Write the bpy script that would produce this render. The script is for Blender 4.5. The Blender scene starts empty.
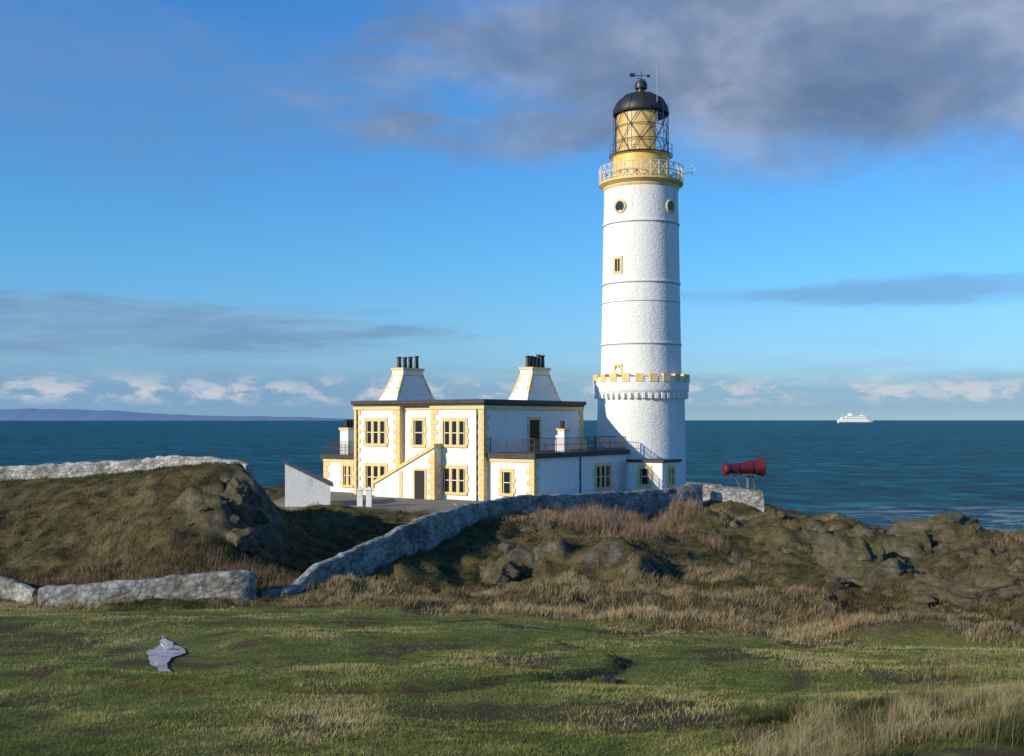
import bpy, bmesh, math, random
import numpy as np
from mathutils import Vector, Matrix
random.seed(4); rng=np.random.default_rng(4)
scene=bpy.context.scene
EYE=16.0; F=1100.0
def P(px,py,d):
    return (d*(px-512)/F, d, EYE-d*(py-420)/F)
# ---------------------------------------------------------------- noise
_tab=rng.random((256,256))
def vnoise(x,y,ox=0):
    x=np.asarray(x,float)+ox*17.3; y=np.asarray(y,float)+ox*9.1
    xi=np.floor(x).astype(int); yi=np.floor(y).astype(int)
    fx=x-xi; fy=y-yi
    fx=fx*fx*fx*(fx*(fx*6-15)+10); fy=fy*fy*fy*(fy*(fy*6-15)+10)
    a=_tab[xi&255,yi&255]; b=_tab[(xi+1)&255,yi&255]; c=_tab[xi&255,(yi+1)&255]; d=_tab[(xi+1)&255,(yi+1)&255]
    return (a*(1-fx)+b*fx)*(1-fy)+(c*(1-fx)+d*fx)*fy
def fbm(x,y,sc,o=4,ox=0):
    s=0;a=1;t=0
    for i in range(o):
        s=s+a*vnoise(x*sc+i*3.7,y*sc-i*5.1,ox+i); t+=a; a*=.5; sc*=2.03
    return s/t
def ridged(x,y,sc,o=4,ox=0):
    s=0;a=1;t=0
    for i in range(o):
        s=s+a*(1-np.abs(2*vnoise(x*sc,y*sc,ox+i)-1)); t+=a; a*=.5; sc*=2.1
    return s/t
def sstep(a,b,x):
    t=np.clip((x-a)/(b-a),0,1); return t*t*(3-2*t)
# ---------------------------------------------------------------- terrain height
ctrl=[]
for px in (-200,0,256,512,700):
    ctrl+= [P(px,756,14),P(px,700,19),P(px,650,28)]
for px in (-300,0,200,400,): ctrl+=[P(px,611,40)]
ctrl+=[P(900,722,14),P(1060,705,14),P(1300,700,14),P(900,690,21),P(1060,680,21),P(900,655,28),P(1040,658,28),P(1300,660,28)]
for px in (-150,0,130,250): ctrl+=[P(px,606,47)]
ctrl+=[P(100,560,52),P(100,518,56),P(100,488,60),P(100,476,63),P(0,481,64),P(0,525,58),P(50,478,64),P(170,468,62),P(215,466,60),P(238,467,59.5),
 P(205,500,56),P(225,540,53),P(262,560,54),P(264,500,62),P(-200,485,66),P(-500,485,70),P(-300,550,55),P(20,488,70),P(120,486,72),
 P(290,516,70),P(320,518,69),P(300,560,57),P(340,545,61),P(380,545,60),P(310,598,49),P(370,581,54),P(420,551,57),P(480,526,65),P(560,516,72),P(650,511,78),P(690,506,80),
 P(400,588,50),P(450,563,56),P(500,606,44),P(400,608,44),P(550,540,61),P(600,540,58),P(640,543,60),P(560,592,49),P(640,590,48),P(510,572,56),P(620,612,42),P(700,622,38),
 P(700,540,66),P(760,520,74),P(720,512,78),P(800,531,74),P(770,560,62),P(720,580,52),P(800,610,43),P(860,625,38),P(760,640,33),P(850,645,32),P(1000,648,31),
 P(850,572,55),P(830,542,64),P(900,556,58),P(940,545,62),P(960,600,46),P(890,612,43),P(1024,610,43),P(1010,575,52),P(1010,548,64),P(1100,560,60),P(1300,570,60),P(1300,620,44),
 P(760,512,82),P(790,525,84)]
G=10.2
for (x,y) in [(-17,75),(-17,90),(-10,80),(-10,95),(0,85),(0,100),(8,90),(8,102),(14,86),(14,96),(16,82),(-5,76),(4,78)]: ctrl.append((x,y,G))
for (x,y,z) in [(0,0,14.3),(-12,0,14.2),(12,0,14.3),(0,7,13.1),(-15,7,12.8),(12,7,13.1),(-60,0,14),(60,0,14),(0,-40,15),(-100,-60,15),(100,-60,15),(-120,60,11),(120,60,8),(-150,20,13),(150,20,10),(-60,30,10.5),(60,30,10)]: ctrl.append((x,y,z))
C=np.array(ctrl); n=len(C)
def U(r2): return np.where(r2>1e-9,0.5*r2*np.log(np.maximum(r2,1e-9)),0)
S=50.0
cx=C[:,0]/S; cy=C[:,1]/S
K=U((cx[:,None]-cx)**2+(cy[:,None]-cy)**2)+np.eye(n)*2e-4
Pm=np.stack([np.ones(n),cx,cy],1)
A=np.zeros((n+3,n+3)); A[:n,:n]=K; A[:n,n:]=Pm; A[n:,:n]=Pm.T
W=np.linalg.solve(A,np.concatenate([C[:,2],np.zeros(3)]))
def tps(x,y):
    x=np.asarray(x,float).ravel()/S; y=np.asarray(y,float).ravel()/S
    out=W[n]+W[n+1]*x+W[n+2]*y
    for i in range(n): out=out+W[i]*U((x-cx[i])**2+(y-cy[i])**2)
    return out
LBx=[-60,-20,-8,-2,3,7,10.5,14,40]; LBy=[44,43,42,40,37,34,32.5,31,27]
def lawn_m(x,y):
    b=np.interp(x,LBx,LBy)+ (fbm(x,y,.25,3,5)-.5)*3.5
    return 1-sstep(-1.0,1.0,y-b)
WX=[-17.5,-17,-8.5,-6.97,-4.77,-1.9,3.14,9.8,14,15]; WY=[300,72,72,72,70,66,72.5,78.5,81,300]
def yard_m(x,y):
    return sstep(0,1.5,y-np.interp(x,WX,WY))*sstep(-18.5,-17,x)*(1-sstep(15.5,17,x))
COX=[-150,-60,-30,0,15,22,28,40,60,150]; COY=[85,86,92,112,110,97,88,80,76,70]
def rock_m(x,y):
    m=np.zeros_like(x)
    for (a,b,r) in [(17,55,7),(22,60,8),(21,46,6),(26,52,8),(18,66,6),(-14.5,55,3.0),(-13.7,58,2.6),(5,54,3.5),(12,72,4),(1,57,2.5)]:
        m=np.maximum(m,1-sstep(r*.4,r,np.hypot(x-a,y-b)))
    return m
RC=(-4.0,25.5); PUD=(-8.45,26.7)
def pdist(x,y):  # distance measure round the wet rut, which runs along the direction (-.316,1)
    u=(x-PUD[0])+.316*(y-PUD[1]); return np.hypot(u*1.6,(y-PUD[1])*.62)
def ringr(x,y): return np.hypot(x-RC[0],(y-RC[1])/.92)+(fbm(x,y,.8,2,61)-.5)*.35
def bare_m(x,y):
    b=sstep(.575,.66,fbm(x,y,.6,5,33)+.12*(fbm(x,y,4,3,34)-.5))
    r=ringr(x,y); e=np.exp(-((r-6.55)/.13)**2)*sstep(.38,.52,fbm(x,y,.5,3,35))
    r2=np.hypot(x-RC[0],(y-RC[1])/.92); e2=(np.exp(-((r2-10.4)/.22)**2)+np.exp(-((r2-12.0)/.22)**2))*sstep(.42,.54,fbm(x,y,.4,3,36))
    return np.clip(b*.8+(e*.9+e2*.7)*sstep(1.2,3,pdist(x,y)),0,1)
def height(x,y,fine=True):
    x=np.asarray(x,float).ravel(); y=np.asarray(y,float).ravel()
    z=np.clip(tps(x,y),3,17)
    L=lawn_m(x,y); Y=yard_m(x,y); R=rock_m(x,y)*(1-Y)
    sc=(1-L)*(1-Y)
    z=z*(1-Y)+G*Y
    ln=1-sstep(57,61,y)*(1-sstep(66,69,y))*(1-sstep(-14,-11.5,x))
    z+=sc*ln*((fbm(x,y,.20,5,1)-.5)*2.0+(ridged(x,y,.55,4,2)-.6)*.6)
    z+=R*sc*((ridged(x,y,.26,5,3)-.55)*3.0)
    pf=sstep(1.8,4.5,pdist(x,y))
    z+=L*pf*((fbm(x,y,.3,4,7)-.5)*.26+(fbm(x,y,1.6,3,8)-.5)*.10)
    r=ringr(x,y)
    z+=L*.16*(1-sstep(6.3,6.6,r))*pf
    z-=L*bare_m(x,y)*.02*pf
    c=np.interp(x,COX,COY)+(fbm(x,y,.12,3,9)-.5)*10
    k=sstep(-2,14,y-c)
    z=z*(1-k)+(-4)*k + k*(1-k)*4*(ridged(x,y,.15,4,4)-.6)*6
    return z
# ---------------------------------------------------------------- material helpers
def newmat(name):
    m=bpy.data.materials.new(name); m.use_nodes=True
    nt=m.node_tree; b=nt.nodes['Principled BSDF']
    return m,nt,b
def N(nt,t,**kw):
    nd=nt.nodes.new(t)
    for k,v in kw.items(): setattr(nd,k,v)
    return nd
def ramp(nt,src,stops):
    r=N(nt,'ShaderNodeValToRGB'); e=r.color_ramp.elements
    while len(e)<len(stops): e.new(.5)
    for i,(p,c) in enumerate(stops):
        e[i].position=p; e[i].color=(c[0],c[1],c[2],1) if not isinstance(c,(int,float)) else (c,c,c,1)
    nt.links.new(src,r.inputs[0]); return r
def noise(nt,sc,det=6,rough=.6,vec=None,scale=None,dist=0):
    nd=N(nt,'ShaderNodeTexNoise'); nd.inputs['Scale'].default_value=sc; nd.inputs['Detail'].default_value=det; nd.inputs['Roughness'].default_value=rough; nd.inputs['Distortion'].default_value=dist
    if vec is not None:
        if scale:
            mp=N(nt,'ShaderNodeMapping'); mp.inputs['Scale'].default_value=scale; nt.links.new(vec,mp.inputs[0]); vec=mp.outputs[0]
        nt.links.new(vec,nd.inputs['Vector'])
    return nd
def mix(nt,f,a,b,mode='MIX'):
    m=N(nt,'ShaderNodeMix',data_type='RGBA',blend_type=mode)
    for i,v in ((0,f),(6,a),(7,b)):
        if isinstance(v,bpy.types.NodeSocket): nt.links.new(v,m.inputs[i])
        else: m.inputs[i].default_value = v if i==0 else (v[0],v[1],v[2],1)
    return m.outputs[2]
def geo(nt): return N(nt,'ShaderNodeNewGeometry')
def simple(name,c1,c2=None,sc=3,rough=.7,bump=.0,bsc=20,metal=0,bdist=.02):
    m,nt,b=newmat(name); v=geo(nt).outputs['Position']
    c2=c2 or tuple(x*.7 for x in c1)
    nz=noise(nt,sc,8,.65,v); r=ramp(nt,nz.outputs[0],[(.35,c2),(.6,c1)])
    nt.links.new(r.outputs[0],b.inputs['Base Color']); b.inputs['Roughness'].default_value=rough; b.inputs['Metallic'].default_value=metal
    if bump:
        nb=noise(nt,bsc,6,.6,v); bp=N(nt,'ShaderNodeBump'); bp.inputs['Strength'].default_value=bump; bp.inputs['Distance'].default_value=bdist
        nt.links.new(nb.outputs[0],bp.inputs['Height']); nt.links.new(bp.outputs[0],b.inputs['Normal'])
    return m
def render_white(name,base=(.82,.81,.78),dirt=(.55,.54,.5),bs=.6,stone=2.2,dist=.06,dirtamt=(.30,.46),joint=0,streak=.35):
    m,nt,b=newmat(name); v=geo(nt).outputs['Position']
    n1=noise(nt,.9,8,.7,v,(1,1,streak)); n2=noise(nt,7,5,.6,v)
    r=ramp(nt,n1.outputs[0],[(dirtamt[0],dirt),(dirtamt[1],base)])
    r2=ramp(nt,n2.outputs[0],[(.3,.82),(.6,1.0)])
    c=mix(nt,1.0,r.outputs[0],r2.outputs[0],'MULTIPLY')
    vo=N(nt,'ShaderNodeTexVoronoi'); vo.inputs['Scale'].default_value=stone
    mp=N(nt,'ShaderNodeMapping'); mp.inputs['Scale'].default_value=(1,1,1.7); 
    wn=noise(nt,2.5,3,.5,v); wv=N(nt,'ShaderNodeMix',data_type='RGBA',blend_type='ADD'); wv.inputs[0].default_value=.35; nt.links.new(v,wv.inputs[6]); nt.links.new(wn.outputs['Color'],wv.inputs[7])
    nt.links.new(wv.outputs[2],mp.inputs[0]); nt.links.new(mp.outputs[0],vo.inputs['Vector'])
    if joint:
        vr=ramp(nt,vo.outputs['Distance'],[(.35,1.0),(.75,1-joint)])
        c=mix(nt,1.0,c,vr.outputs[0],'MULTIPLY')
        cell=N(nt,'ShaderNodeSeparateColor'); nt.links.new(vo.outputs['Color'],cell.inputs[0]); cr=ramp(nt,cell.outputs[0],[(0,.75),(1,1.1)])
        c=mix(nt,1.0,c,cr.outputs[0],'MULTIPLY')
    nt.links.new(c,b.inputs['Base Color']); b.inputs['Roughness'].default_value=.85
    ad=N(nt,'ShaderNodeMath',operation='MULTIPLY_ADD'); nt.links.new(n2.outputs[0],ad.inputs[0]); ad.inputs[1].default_value=.8
    ng=N(nt,'ShaderNodeMath',operation='MULTIPLY'); nt.links.new(vo.outputs['Distance'],ng.inputs[0]); ng.inputs[1].default_value=-1.0; nt.links.new(ng.outputs[0],ad.inputs[2])
    bp=N(nt,'ShaderNodeBump'); bp.inputs['Strength'].default_value=bs; bp.inputs['Distance'].default_value=dist
    nt.links.new(ad.outputs[0],bp.inputs['Height']); nt.links.new(bp.outputs[0],b.inputs['Normal'])
    return m
M_tower=render_white('whitewashed_masonry',(.82,.81,.79),(.62,.61,.56),.45,4.2,.045,(.30,.46),streak=.15)
M_white=render_white('white_harling',(.81,.80,.77),(.60,.59,.54),.3,6,.02,(.3,.44))
M_drystone=render_white('limewashed_stone',(.40,.40,.385),(.13,.125,.105),.85,3.0,.075,(.38,.60),.42,.8)
M_drywhite=render_white('limewashed_wall_white',(.52,.515,.49),(.20,.19,.17),.9,3.2,.08,(.38,.58),.45,.8)
M_greystone=render_white('grey_stone',(.30,.29,.27),(.15,.14,.12),1.0,3,.1,(.36,.58),.4)
M_ochre=simple('ochre_paint',(.76,.56,.25),(.60,.42,.17),4,.65,.2,30)
M_cream=simple('cream_frame',(.80,.70,.46),(.74,.62,.38),6,.5)
M_yel=simple('lantern_yellow_paint',(.76,.50,.13),(.60,.38,.09),3,.5)
M_black=simple('black_paint',(.018,.018,.02),(.03,.03,.03),5,.45)
M_roof=simple('black_roof_felt',(.025,.025,.027),(.045,.045,.045),2,.7)
M_slate=simple('slate',(.12,.13,.15),(.07,.075,.085),5,.6,.4,12)
M_red=simple('red_paint',(.13,.010,.016),(.06,.008,.012),3,.5)
M_metalwhite=simple('white_iron',(.75,.72,.64),(.55,.48,.36),8,.5)
M_steel=simple('galvanised_steel',(.35,.36,.37),(.25,.25,.26),8,.5)
M_door=simple('brown_door',(.02,.015,.014),(.015,.012,.01),5,.8)
m,nt,b=newmat('window_glass'); b.inputs['Base Color'].default_value=(.015,.02,.028,1); b.inputs['Roughness'].default_value=.12; M_glass=m
m,nt,b=newmat('lantern_glass')
tr=N(nt,'ShaderNodeBsdfTransparent'); gl=N(nt,'ShaderNodeBsdfGlossy'); gl.inputs['Roughness'].default_value=.05
mx=N(nt,'ShaderNodeMixShader'); mx.inputs[0].default_value=.08; nt.links.new(tr.outputs[0],mx.inputs[1]); nt.links.new(gl.outputs[0],mx.inputs[2])
nt.links.new(mx.outputs[0],nt.nodes['Material Output'].inputs[0]); M_clear=m
# ---------------------------------------------------------------- mesh builder
class MB:
    def __init__(s): s.v=[]; s.f=[]
    def add(s,vs,fs,M=None):
        o=len(s.v)
        for p in vs:
            p=Vector(p); s.v.append(tuple(M@p) if M else tuple(p))
        s.f+= [tuple(i+o for i in f) for f in fs]
    def box(s,lo,hi,M=None):
        x0,y0,z0=[min(a,b) for a,b in zip(lo,hi)]; x1,y1,z1=[max(a,b) for a,b in zip(lo,hi)]
        s.add([(x0,y0,z0),(x1,y0,z0),(x1,y1,z0),(x0,y1,z0),(x0,y0,z1),(x1,y0,z1),(x1,y1,z1),(x0,y1,z1)],
              [(0,3,2,1),(4,5,6,7),(0,1,5,4),(1,2,6,5),(2,3,7,6),(3,0,4,7)],M)
    def frustum(s,c,a,bb,z0,z1,M=None):
        (x,y)=c; (w0,d0)=a; (w1,d1)=bb
        s.add([(x-w0,y-d0,z0),(x+w0,y-d0,z0),(x+w0,y+d0,z0),(x-w0,y+d0,z0),(x-w1,y-d1,z1),(x+w1,y-d1,z1),(x+w1,y+d1,z1),(x-w1,y+d1,z1)],
              [(0,3,2,1),(4,5,6,7),(0,1,5,4),(1,2,6,5),(2,3,7,6),(3,0,4,7)],M)
    def prism_xz(s,poly,y0,y1,M=None):
        k=len(poly); vs=[(x,y0,z) for x,z in poly]+[(x,y1,z) for x,z in poly]
        s.add(vs,[tuple(range(k)),tuple(range(2*k-1,k-1,-1))]+[(i,i+k,(i+1)%k+k,(i+1)%k) for i in range(k)],M)
    def rod(s,a,b,r,seg=6,r2=None):
        a=Vector(a); b=Vector(b); r2=r if r2 is None else r2
        d=(b-a).normalized(); u=d.orthogonal().normalized(); w=d.cross(u)
        vs=[];
        for (p,rr) in ((a,r),(b,r2)):
            for i in range(seg):
                t=2*math.pi*i/seg; vs.append(tuple(p+u*rr*math.cos(t)+w*rr*math.sin(t)))
        s.add(vs,[(i,(i+1)%seg,(i+1)%seg+seg,i+seg) for i in range(seg)]+[tuple(range(seg-1,-1,-1)),tuple(range(seg,2*seg))])
    def lathe(s,prof,seg=64,c=(0,0),a0=0,a1=2*math.pi,cap=True):
        full=abs(a1-a0-2*math.pi)<1e-6; k=seg if full else seg+1; o=len(s.v)
        for r,z in prof:
            for i in range(k):
                t=a0+(a1-a0)*i/seg; s.v.append((c[0]+r*math.cos(t),c[1]+r*math.sin(t),z))
        for j in range(len(prof)-1):
            for i in range(seg):
                i2=(i+1)%k
                s.f.append((o+j*k+i,o+j*k+i2,o+(j+1)*k+i2,o+(j+1)*k+i))
    def obj(s,name,mat,parent=None,smooth=False,bevel=0):
        me=bpy.data.meshes.new(name); me.from_pydata(s.v,[],s.f); me.materials.append(mat)
        o=bpy.data.objects.new(name,me); scene.collection.objects.link(o)
        bm=bmesh.new(); bm.from_mesh(me); bmesh.ops.recalc_face_normals(bm,faces=bm.faces); bm.to_mesh(me); bm.free()
        if smooth:
            me.polygons.foreach_set('use_smooth',[True]*len(me.polygons))
            md=o.modifiers.new('es','EDGE_SPLIT'); md.split_angle=math.radians(40)
        if parent: o.parent=parent
        return o
def empty(name,loc,rz=0):
    e=bpy.data.objects.new(name,None); e.location=loc; e.rotation_euler=(0,0,rz); e.empty_display_size=.5
    scene.collection.objects.link(e); return e
# ---------------------------------------------------------------- ground
def axis(segs):
    out=[]
    for a,b,st in segs: out+=list(np.arange(a,b,st))
    return np.array(out+[segs[-1][1]])
xs=axis([(-600,-160,40),(-160,-60,3),(-60,-34,.8),(-34,36,.2),(36,60,.8),(60,160,3),(160,600,40)])
ys=axis([(-800,-60,40),(-60,8,2),(8,12,.5),(12,32,.16),(32,70,.2),(70,90,.4),(90,130,.9),(130,180,5)])
X,Y=np.meshgrid(xs,ys); nx,ny=len(xs),len(ys)
Z=height(X,Y)
co=np.stack([X.ravel(),Y.ravel(),Z],1)
idx=np.arange(nx*ny).reshape(ny,nx)
q=np.stack([idx[:-1,:-1],idx[:-1,1:],idx[1:,1:],idx[1:,:-1]],-1).reshape(-1,4)
def npmesh(name,co,faces,mat,cols=None,smooth=True):
    me=bpy.data.meshes.new(name); k=faces.shape[1]
    me.vertices.add(len(co)); me.vertices.foreach_set('co',co.astype(np.float32).ravel())
    me.loops.add(faces.size); me.loops.foreach_set('vertex_index',faces.astype(np.int32).ravel())
    me.polygons.add(len(faces)); me.polygons.foreach_set('loop_start',(np.arange(len(faces))*k).astype(np.int32))
    if smooth: me.polygons.foreach_set('use_smooth',np.ones(len(faces),bool))
    me.update(calc_edges=True); me.validate()
    if cols is not None:
        at=me.color_attributes.new('col','FLOAT_COLOR','POINT')
        c4=np.ones((len(co),4),np.float32); c4[:,:cols.shape[1]]=cols; at.data.foreach_set('color',c4.ravel())
    me.materials.append(mat)
    o=bpy.data.objects.new(name,me); scene.collection.objects.link(o); return o
m,nt,b=newmat('ground_turf'); g=geo(nt); v=g.outputs['Position']
at=N(nt,'ShaderNodeAttribute',attribute_name='col'); sp=N(nt,'ShaderNodeSeparateColor'); nt.links.new(at.outputs['Color'],sp.inputs[0])
n1=noise(nt,.35,8,.65,v); n2=noise(nt,6,6,.7,v); n3=noise(nt,.8,10,.7,v,dist=.4)
la=ramp(nt,n1.outputs[0],[(.3,(.10,.115,.03)),(.5,(.15,.17,.045)),(.68,(.20,.20,.06))])
la2=ramp(nt,n2.outputs[0],[(.3,.55),(.62,1.15)])
lawn=mix(nt,1,la.outputs[0],la2.outputs[0],'MULTIPLY')
lawn=mix(nt,at.outputs['Alpha'],lawn,(.070,.043,.024))
sc_=ramp(nt,n3.outputs[0],[(.3,(.030,.028,.012)),(.47,(.085,.072,.03)),(.6,(.15,.115,.052)),(.72,(.055,.060,.018))])
sc2=mix(nt,1,sc_.outputs[0],la2.outputs[0],'MULTIPLY')
rk=ramp(nt,noise(nt,2.2,10,.7,v).outputs[0],[(.3,(.045,.038,.026)),(.5,(.12,.10,.07)),(.7,(.22,.195,.15))])
sepn=N(nt,'ShaderNodeSeparateXYZ'); nt.links.new(g.outputs['Normal'],sepn.inputs[0])
sl=ramp(nt,sepn.outputs[2],[(.62,1),(.78,0)])
rm=N(nt,'ShaderNodeMath',operation='MULTIPLY'); nt.links.new(sl.outputs[0],rm.inputs[0]); nt.links.new(sp.outputs[1],rm.inputs[1])
scr=mix(nt,rm.outputs[0],sc2,rk.outputs[0])
c=mix(nt,sp.outputs[0],scr,lawn)
c=mix(nt,sp.outputs[2],c,(.22,.21,.17))
nt.links.new(c,b.inputs['Base Color']); b.inputs['Roughness'].default_value=.95; b.inputs['Specular IOR Level'].default_value=.15
nb=noise(nt,9,8,.75,v); bp=N(nt,'ShaderNodeBump'); bp.inputs['Strength'].default_value=.9; bp.inputs['Distance'].default_value=.12
nt.links.new(nb.outputs[0],bp.inputs['Height']); nt.links.new(bp.outputs[0],b.inputs['Normal'])
Xr,Yr=X.ravel(),Y.ravel()
rockc=np.clip(rock_m(Xr,Yr)+.45*(fbm(Xr,Yr,.2,3,11)>.5)+sstep(-6,2,Yr-np.interp(Xr,COX,COY)),0,1)
ground=npmesh('ground',co,q,m,np.stack([lawn_m(Xr,Yr),rockc,yard_m(Xr,Yr),bare_m(Xr,Yr)],1))
def hz(x,y): return float(height(np.array([x]),np.array([y]))[0])
# ---------------------------------------------------------------- sea
m,nt,b=newmat('sea_water'); v=geo(nt).outputs['Position']
w1=noise(nt,.05,10,.68,v,(1,2.0,1)); w2=noise(nt,.006,6,.6,v,(1,2.5,1)); w3=noise(nt,.4,5,.65,v,(1,1.5,1)); w4=noise(nt,.10,7,.72,v,(1,.6,1))
cr=ramp(nt,w1.outputs[0],[(.36,(.001,.044,.074)),(.52,(.003,.098,.140)),(.68,(.02,.19,.24))])
cr2=ramp(nt,w2.outputs[0],[(.35,.7),(.65,1.25)]); cr3=ramp(nt,w4.outputs[0],[(.38,.35),(.5,1.0),(.64,1.8)])
c=mix(nt,1,mix(nt,1,cr.outputs[0],cr2.outputs[0],'MULTIPLY'),cr3.outputs[0],'MULTIPLY')
sxy=N(nt,'ShaderNodeSeparateXYZ'); nt.links.new(v,sxy.inputs[0])
def mr(src,a,b_,o0,o1):
    n_=N(nt,'ShaderNodeMapRange',interpolation_type='SMOOTHSTEP'); nt.links.new(src,n_.inputs[0])
    for i,x_ in zip((1,2,3,4),(a,b_,o0,o1)): n_.inputs[i].default_value=x_
    return n_.outputs[0]
fo=ramp(nt,noise(nt,.10,9,.75,v,(1,2.4,1),.8).outputs[0],[(.50,0),(.58,1)])
mm=N(nt,'ShaderNodeMath',operation='MULTIPLY'); nt.links.new(mr(sxy.outputs[0],50,72,0,1),mm.inputs[0]); nt.links.new(mr(sxy.outputs[1],165,225,1,0),mm.inputs[1])
mm2=N(nt,'ShaderNodeMath',operation='MULTIPLY'); nt.links.new(mm.outputs[0],mm2.inputs[0]); nt.links.new(fo.outputs[0],mm2.inputs[1])
c=mix(nt,mm2.outputs[0],c,(.7,.74,.78))
nt.links.new(c,b.inputs['Base Color'])
b.inputs['Roughness'].default_value=.42; b.inputs['IOR'].default_value=1.33; b.inputs['Specular IOR Level'].default_value=.12
ad=N(nt,'ShaderNodeMath',operation='MULTIPLY_ADD'); nt.links.new(w1.outputs[0],ad.inputs[0]); ad.inputs[1].default_value=4; nt.links.new(w3.outputs[0],ad.inputs[2])
bp=N(nt,'ShaderNodeBump'); bp.inputs['Strength'].default_value=1; bp.inputs['Distance'].default_value=2.4
nt.links.new(ad.outputs[0],bp.inputs['Height']); nt.links.new(bp.outputs[0],b.inputs['Normal'])
s=MB(); R=60000; s.add([(-R,-2000,0),(R,-2000,0),(R,R,0),(-R,R,0)],[(0,1,2,3)]); s.obj('sea',m)
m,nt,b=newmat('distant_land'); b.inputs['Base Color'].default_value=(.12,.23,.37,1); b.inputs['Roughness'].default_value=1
s=MB(); k=160
hx=np.linspace(-26000,-4000,k); tt=np.linspace(0,1,k)
hh=(90+330*fbm(tt*9,tt*0,1,5,21))*np.clip((1-tt)*2.2,0,1)**.7
for i in range(k):
    s.v+= [(hx[i],30000,-5),(hx[i],31500,hh[i]),(hx[i],34000,-5)]
for i in range(k-1):
    a=i*3; s.f+=[(a,a+3,a+4,a+1),(a+1,a+4,a+5,a+2)]
s.obj('distant_hills',m,smooth=True)
# ---------------------------------------------------------------- lighthouse
TX,TY=129*92/F,92.0
lh=empty('lighthouse',(TX,TY,G))
prof=[(3.85,-1),(3.85,.25),(3.72,.3),(3.62,7.6),(3.64,7.75),(3.78,7.9),(3.95,8.15),(3.97,8.3),(3.97,9.0),(3.55,9.02),(3.4,8.98)]
s=MB(); s.lathe(prof,96); s.obj('base_drum',M_tower,lh,True)
def ty(py): return EYE-92*(py-420)/F-G
prof=[(3.36,8.6)]
z0=8.6; z1=ty(192)
for bz in (ty(345),ty(285),ty(226)):
    r=3.36-(bz-z0)/(z1-z0)*.28
    prof+=[(r,bz-.08),(r+.07,bz-.06),(r+.07,bz+.06),(r,bz+.08)]
prof+=[(3.08,z1-.5),(3.08,z1)]
s=MB(); s.lathe(prof,96); s.obj('shaft',M_tower,lh,True)
s=MB()
for py in (345,285,226,303):
    bz=ty(py); r=3.36-(bz-z0)/(z1-z0)*.28
    s.lathe([(r+.02,bz-.15),(r+.035,bz-.14),(r+.035,bz-.09),(r+.02,bz-.085)],64)
s.obj('iron_straps',M_steel,lh,True)
s=MB(); s.lathe([(3.08,z1),(3.16,z1+.1),(3.16,z1+.25),(3.35,z1+.4),(3.5,z1+.5),(3.5,z1+.68),(2.4,z1+.7)],96); s.obj('gallery_cornice',M_ochre,lh,True)
gz=z1+.7
s=MB(); s2=MB()
for i in range(22):
    t=2*math.pi*i/22; M=Matrix.Rotation(t,4,'Z')
    s.box((3.6,-.32,8.9),(4.02,.32,9.55),M)
    t=2*math.pi*(i+.5)/22; M=Matrix.Rotation(t,4,'Z'); s2.box((3.62,-.3,8.9),(3.98,.3,9.28),M)
s.obj('merlons',M_ochre,lh); s2.obj('parapet_infill',M_tower,lh)
s=MB()
for i in range(44):
    t=2*math.pi*(i+.5)/44; M=Matrix.Rotation(t,4,'Z'); s.box((3.55,-.13,7.55),(3.9,.13,7.98),M)
s.obj('corbels',M_tower,lh)
def ring(mb,r,z,th,seg=48):
    for i in range(seg):
        a=2*math.pi*i/seg; b2=2*math.pi*(i+1)/seg
        mb.rod((r*math.cos(a),r*math.sin(a),z),(r*math.cos(b2),r*math.sin(b2),z),th,5)
s=MB(); rr=3.48
for z in (gz+.12,gz+.62,gz+1.2): ring(s,rr,z,.04)
for i in range(30):
    a=2*math.pi*i/30; a2=2*math.pi*(i+1)/30
    p=lambda t,z:(rr*math.cos(t),rr*math.sin(t),z)
    s.rod(p(a,gz),p(a,gz+1.22),.04,5); s.rod(p(a,gz+.12),p(a2,gz+1.2),.03,4); s.rod(p(a2,gz+.12),p(a,gz+1.2),.03,4)
s.rod((3.3,0,gz+.8),(4.4,-.3,gz+.9),.03,4); s.rod((4.2,-.3,gz+.5),(4.2,-.3,gz+1.6),.03,4); s.rod((4.4,-.3,gz+.7),(4.4,-.3,gz+1.3),.05,4)
s.obj('gallery_railing',M_metalwhite,lh)
l0=gz; l1=ty(157); l2=ty(115); 
s=MB(); s.lathe([(2.42,l0-.1),(2.38,l0+.1),(2.36,l1-.12),(2.5,l1-.08),(2.5,l1),(2.2,l1+.02)],64); s.obj('lantern_murette',M_yel,lh,True)
s=MB()
ring(s,2.6,l1+.02,.05); ring(s,2.6,l1+.8,.02)
for i in range(18):
    a=2*math.pi*i/18; s.rod((2.6*math.cos(a),2.6*math.sin(a),l1),(2.6*math.cos(a),2.6*math.sin(a),l1+.8),.018,4)
H=(l2-l1); rg=2.18
for j in range(4): ring(s,rg+.02,l1+H*j/3,.07 if j in (0,3) else .03)
nb_=9
for i in range(nb_):
    for j in range(3):
        a=2*math.pi*(i+.5*(j%2))/nb_; a2=a+2*math.pi/nb_
        p=lambda t,z:(rg*math.cos(t),rg*math.sin(t),z)
        za=l1+H*j/3; zb=l1+H*(j+1)/3; am=(a+a2)/2
        for (ta,tb) in ((a,am),(a2,am)):
            s.rod(p(ta,za),p((ta+tb)/2,(za+zb)/2),.028,5); s.rod(p((ta+tb)/2,(za+zb)/2),p(tb,zb),.028,5)
for i in range(8):
    a=2*math.pi*i/8+.2; s.rod((2.4*math.cos(a),2.4*math.sin(a),l1),(2.4*math.cos(a),2.4*math.sin(a),l2+.4),.025,4)
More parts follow.
